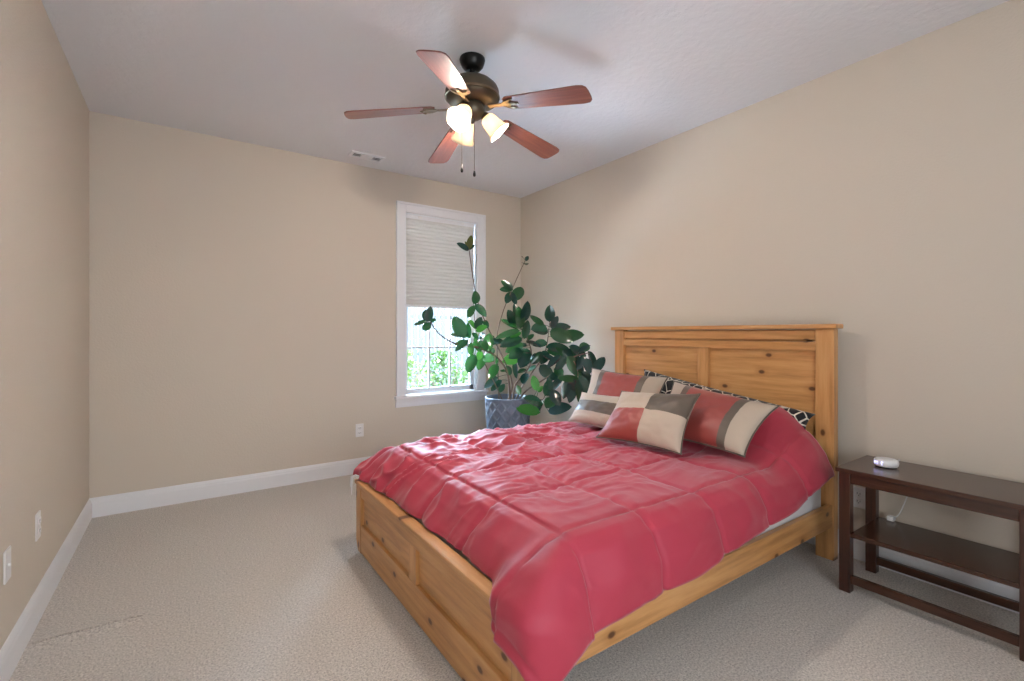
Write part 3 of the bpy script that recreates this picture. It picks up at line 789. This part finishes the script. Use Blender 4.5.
# stems: (pixel x, pixel y, metres into the room) down to up
B0 = POTH - .06
STEMS = [
    ([(506, 404, 4.34), (512, 388, 4.34), (509, 372, 4.33), (500, 352, 4.32), (488, 328, 4.31), (479, 306, 4.30), (474, 284, 4.30), (471, 264, 4.30), (469, 249, 4.30)], .0085),
    ([(499, 402, 4.38), (498, 375, 4.38), (497, 345, 4.38), (498, 330, 4.38), (504, 309, 4.38), (511, 292, 4.37), (518, 276, 4.37), (525, 261, 4.36)], .006),
    ([(510, 404, 4.30), (509, 384, 4.29), (506, 369, 4.27), (495, 356, 4.24), (482, 349, 4.20), (467, 345, 4.14), (455, 343.5, 4.10), (443, 337, 4.07), (435, 329, 4.05), (430, 321, 4.04)], .011),
    ([(512, 404, 4.36), (516, 384, 4.36), (525, 374, 4.34), (531, 362, 4.33), (531, 350, 4.32), (527, 338, 4.31), (521, 328, 4.30), (519, 320, 4.30)], .0085),
    ([(514, 404, 4.38), (521, 389, 4.38), (533, 371, 4.36), (543, 357, 4.35), (547, 344, 4.34), (548.5, 332, 4.33), (550, 320, 4.33)], .0075),
    ([(516, 404, 4.36), (526, 391, 4.32), (543, 380, 4.24), (558, 370, 4.16), (572, 358, 4.08), (583, 354, 4.02), (590, 353, 3.98)], .008),
    ([(515, 404, 4.32), (528, 396, 4.22), (541, 400, 4.10), (545, 395, 4.06), (546, 384, 4.06)], .006),
    ([(504, 404, 4.30), (497, 388, 4.26), (486, 366, 4.22), (480, 350, 4.20), (476, 332, 4.20), (474, 312, 4.21), (473, 300, 4.22)], .005),
    ([(474, 284, 4.30), (475, 270, 4.31), (477, 254, 4.33)], .003),
    ([(572, 358, 4.08), (577, 368, 4.02), (578, 378, 3.98), (576, 390, 3.96)], .004),
]
SP = []
stem_objs = []
for pts_, r in STEMS:
    raw = [at(*p) for p in pts_]
    fine = []
    for i in range(len(raw) - 1):
        p0, p1, p2, p3 = raw[max(i - 1, 0)], raw[i], raw[i + 1], raw[min(i + 2, len(raw) - 1)]
        for k in range(5):
            t = k / 5
            fine.append(.5 * ((2 * p1) + (p2 - p0) * t + (2 * p0 - 5 * p1 + 4 * p2 - p3) * t * t + (3 * p1 - p0 - 3 * p2 + p3) * t ** 3))
    fine.append(raw[-1])
    m = MB(); m.tube(fine, [lerp(r, r * .45, i / len(fine)) for i in range(len(fine))], 7)
    stem_objs.append(m.build('stem', M['bark'], plant, True)); SP.append(fine)

# leaves: stem, base pixel, tip pixel, width/length, slot
LV = [
    # left arm
    (2, 428, 322, 430.5, 306, .46, 0), (2, 427, 322, 425, 309, .4, 0), (2, 428, 321, 413, 324.5, .28, 0), (2, 430, 322, 423, 331, .5, 0), (2, 430, 322, 436, 319, .5, 0),
    (2, 464, 338, 454, 316, .52, 0), (2, 463, 337, 449, 334, .55, 0), (2, 463, 338, 468, 331, .5, 0), (2, 468, 340, 455, 351, .3, 0), (2, 466, 340, 454, 345, .25, 0),
    (2, 469, 339, 468, 322, .26, 0), (2, 471, 342, 471, 357, .4, 1), (2, 475, 354, 467.5, 373, .5, 0), (2, 484, 355, 478, 370, .55, 1), (2, 484, 356, 494, 361, .5, 2),
    (2, 480, 349, 473, 342, .55, 1), (2, 482, 349, 478, 340, .55, 1), (2, 481, 351, 478, 360, .5, 2), (2, 484, 350, 486, 340, .55, 1), (2, 487, 352, 489.5, 333, .48, 1),
    (2, 476, 345, 481, 352, .6, 1), (2, 496, 357, 497, 365, .5, 0), (2, 497, 364, 489.5, 379, .5, 1), (2, 498, 377, 483, 388, .36, 0), (2, 502, 380, 490.5, 391, .36, 0), (2, 505, 384, 498, 393, .4, 0), (2, 494, 348, 490, 356, .5, 0), (2, 500, 371, 506, 371, .5, 1),
    # slim left stem
    (7, 476, 304, 475, 291, .52, 1), (7, 475, 306, 467.5, 318, .62, 1), (7, 475, 304, 486.5, 317, .45, 0), (7, 476, 328, 468, 321, .5, 2), (7, 476, 329, 481.5, 317, .5, 0), (7, 476, 331, 487, 326, .46, 2),
    (7, 478, 338, 472, 333, .5, 0), (7, 478, 339, 484, 334, .45, 0), (7, 477, 336, 476, 345, .5, 1),
    # tall top
    (0, 469, 250, 471, 235, .42, 3), (0, 469, 250, 457.5, 243, .34, 0), (0, 469, 250, 475, 244, .36, 0), (0, 469, 250, 465, 241, .4, 3), (0, 484, 320, 488, 328, .4, 0), (0, 492, 340, 504, 341.5, .42, 0), (0, 506, 366, 511, 375, .6, 0), (0, 494, 336, 488, 343, .4, 0),
    # slim right stem
    (1, 525, 261, 522, 256.5, .5, 1), (1, 525, 261, 528.5, 256, .5, 0), (1, 524, 263, 526, 265, .6, 0), (1, 513, 290, 501, 280, .42, 1), (1, 513, 290, 499.5, 289, .52, 1), (1, 516, 301, 520.5, 286, .6, 1), (1, 512, 292, 506, 303, .5, 0), (1, 512, 292, 516, 305, .4, 0), (1, 498, 338, 492, 345, .5, 0),
    # middle stem
    (3, 520, 329, 519, 306, .44, 1), (3, 523, 322, 528, 301, .42, 0), (3, 519, 329, 514, 303, .22, 0), (3, 518, 329, 501, 318.5, .5, 1), (3, 516, 326, 508, 310, .45, 0), (3, 520, 330, 495.5, 337.5, .22, 1), (3, 521, 332, 510, 337, .5, 2), (3, 524, 339, 528, 320, .4, 0),
    (3, 522, 338, 500, 346, .44, 0), (3, 524, 344, 505, 352, .45, 1), (3, 526, 341, 541, 347, .5, 0), (3, 527, 340, 534, 334, .5, 1), (3, 521, 356, 502, 362, .5, 2), (3, 522, 350, 509, 358, .5, 0), (3, 529, 351, 520, 368, .56, 0), (3, 531, 352, 519, 350, .4, 0), (3, 515, 360, 516, 379, .3, 0), (3, 526, 373, 523, 384, .5, 0), (3, 517, 385, 520, 395, .5, 1), (3, 527, 346, 519, 344, .5, 0), (3, 526, 369, 518, 373, .45, 1), (3, 529, 361, 536, 354, .45, 0),
    # second right stem
    (4, 549.5, 322, 550, 305, .56, 0), (4, 551, 328, 558, 316, .44, 0), (4, 548, 330, 531, 329, .72, 0), (4, 544, 325, 530, 315.5, .3, 1), (4, 550, 331, 574, 341.5, .45, 1), (4, 551, 330, 571, 326, .5, 0), (4, 561, 337, 584, 334.5, .45, 1), (4, 546, 347, 571, 349, .40, 0), (4, 547, 350, 569, 356, .4, 1), (4, 543, 352, 531, 364, .45, 0), (4, 547, 351, 541, 364, .5, 0), (4, 540, 365, 553, 379, .54, 0), (4, 547, 342, 533, 345, .4, 0), (4, 543, 355, 556, 361, .4, 0), (4, 537, 366, 526, 371, .45, 1),
    # right cluster
    (5, 561, 355, 547, 368, .35, 0), (5, 566, 355, 555, 373, .34, 0), (5, 562, 351, 581, 361, .5, 0), (5, 568, 356, 582, 378, .45, 1), (5, 569, 346, 587, 356, .36, 0), (5, 588, 351, 596, 371, .45, 0), (5, 594, 373, 604.5, 356, .40, 0), (5, 585, 352, 584, 341.5, .7, 1), (5, 577, 357, 583, 378, .30, 0), (5, 578, 352, 590, 345, .3, 0), (5, 564, 371, 546, 381, .34, 0), (5, 563, 377, 550, 391, .36, 0), (5, 586, 358, 590, 374, .4, 0), (5, 583, 356, 577, 370, .45, 0), (5, 556, 367, 562, 378, .45, 1),
    (9, 579, 379, 558, 378, .28, 1), (9, 575, 379, 567, 399, .36, 0), (9, 577, 379, 580.5, 404, .28, 0), (9, 569, 379, 563, 399, .38, 0), (9, 575, 387, 569, 403, .45, 0), (9, 580, 375, 587, 397, .45, 0), (9, 583, 371, 593, 386, .42, 0), (9, 578, 372, 589, 378, .4, 1),
    # low leaves over the edge of the bed
    (6, 540, 413, 516, 407, .50, 2), (6, 543, 404, 524, 398, .62, 0), (6, 537, 391, 533, 375, .45, 2), (6, 538, 392, 543, 386, .5, 2), (6, 545, 396, 551, 379, .5, 0), (6, 551, 390, 560, 405, .52, 0), (6, 553, 398, 546, 408, .6, 1), (6, 548, 411, 571, 406, .46, 0), (6, 541, 400, 536, 412, .4, 0),
]
rng = random.Random(3)
fol = [MB() for _ in STEMS]
def add_leaf(mb, base, tip, wr, slot, rng):
    b = mb.bm; ax = tip - base; Ln = ax.length; e1 = ax / Ln
    view = (CAM - base).normalized()
    n_ = (view * .85 + UP * rng.uniform(.15, .75) + Vector((rng.gauss(0, .25), rng.gauss(0, .25), rng.gauss(0, .2))))
    n_ = (n_ - e1 * n_.dot(e1)).normalized(); e2 = n_.cross(e1)
    nl, nw = 10, 4
    bend = rng.uniform(.03, .14) * Ln; cup = rng.uniform(.10, .28)
    G = {}
    for i in range(nl + 1):
        t = i / nl
        wdt = wr * 1.15 * Ln * .5 * (math.sin(PI * t ** .88) ** .62 if 0 < t < 1 else 0)
        for j in range(-nw // 2, nw // 2 + 1):
            s = j / (nw / 2)
            if (i in (0, nl)) and j != 0: continue
            G[i, j] = b.verts.new(base + e1 * Ln * t + e2 * wdt * s + n_ * (cup * wdt * abs(s) ** 1.4 - bend * t * t + bend * .4 * t))
    h = nw // 2
    for i in range(nl):
        for j in range(-h, h):
            q = [G.get((i, j)) or G[i, 0], G.get((i, j + 1)) or G[i, 0], G.get((i + 1, j + 1)) or G[i + 1, 0], G.get((i + 1, j)) or G[i + 1, 0]]
            u = []
            for v_ in q:
                if v_ not in u: u.append(v_)
            if len(u) >= 3: f = b.faces.new(u); f.material_index = slot; f.smooth = True
for (si, bx, by, tx_, ty_, wr_, slot) in LV:
    cands = [p for p in SP[si]]
    best = min(cands, key=lambda p: (((p - CAM).dot(RX) / (p - CAM).dot(FW) * FPX + 512 - bx) ** 2 + (HY - (p - CAM).z / (p - CAM).dot(FW) * FPX - by) ** 2))
    d0 = (best - CAM).dot(FW)
    db = d0 + rng.uniform(-.05, .03); dt = db + rng.uniform(-.13, .09)
    p = at(bx, by, db); q = at(tx_, ty_, dt)
    lim = XR - .03
    if q.x > lim: q.x = lim
    q.y = min(q.y, YB - .07); p.y = min(p.y, YB - .07)
    add_leaf(fol[si], p, q, wr_, slot, rng)
    if (best - p).length > .006:
        fol[si].mi = 1; fol[si].tube([best, best.lerp(p, .5) + UP * .004, p, p.lerp(q, .12)], [.0028, .0024, .0022, .0012], 5); fol[si].mi = 0
for si, mb in enumerate(fol):
    if len(mb.bm.verts): mb.build('foliage', LEAF, stem_objs[si])
    else: mb.bm.free()
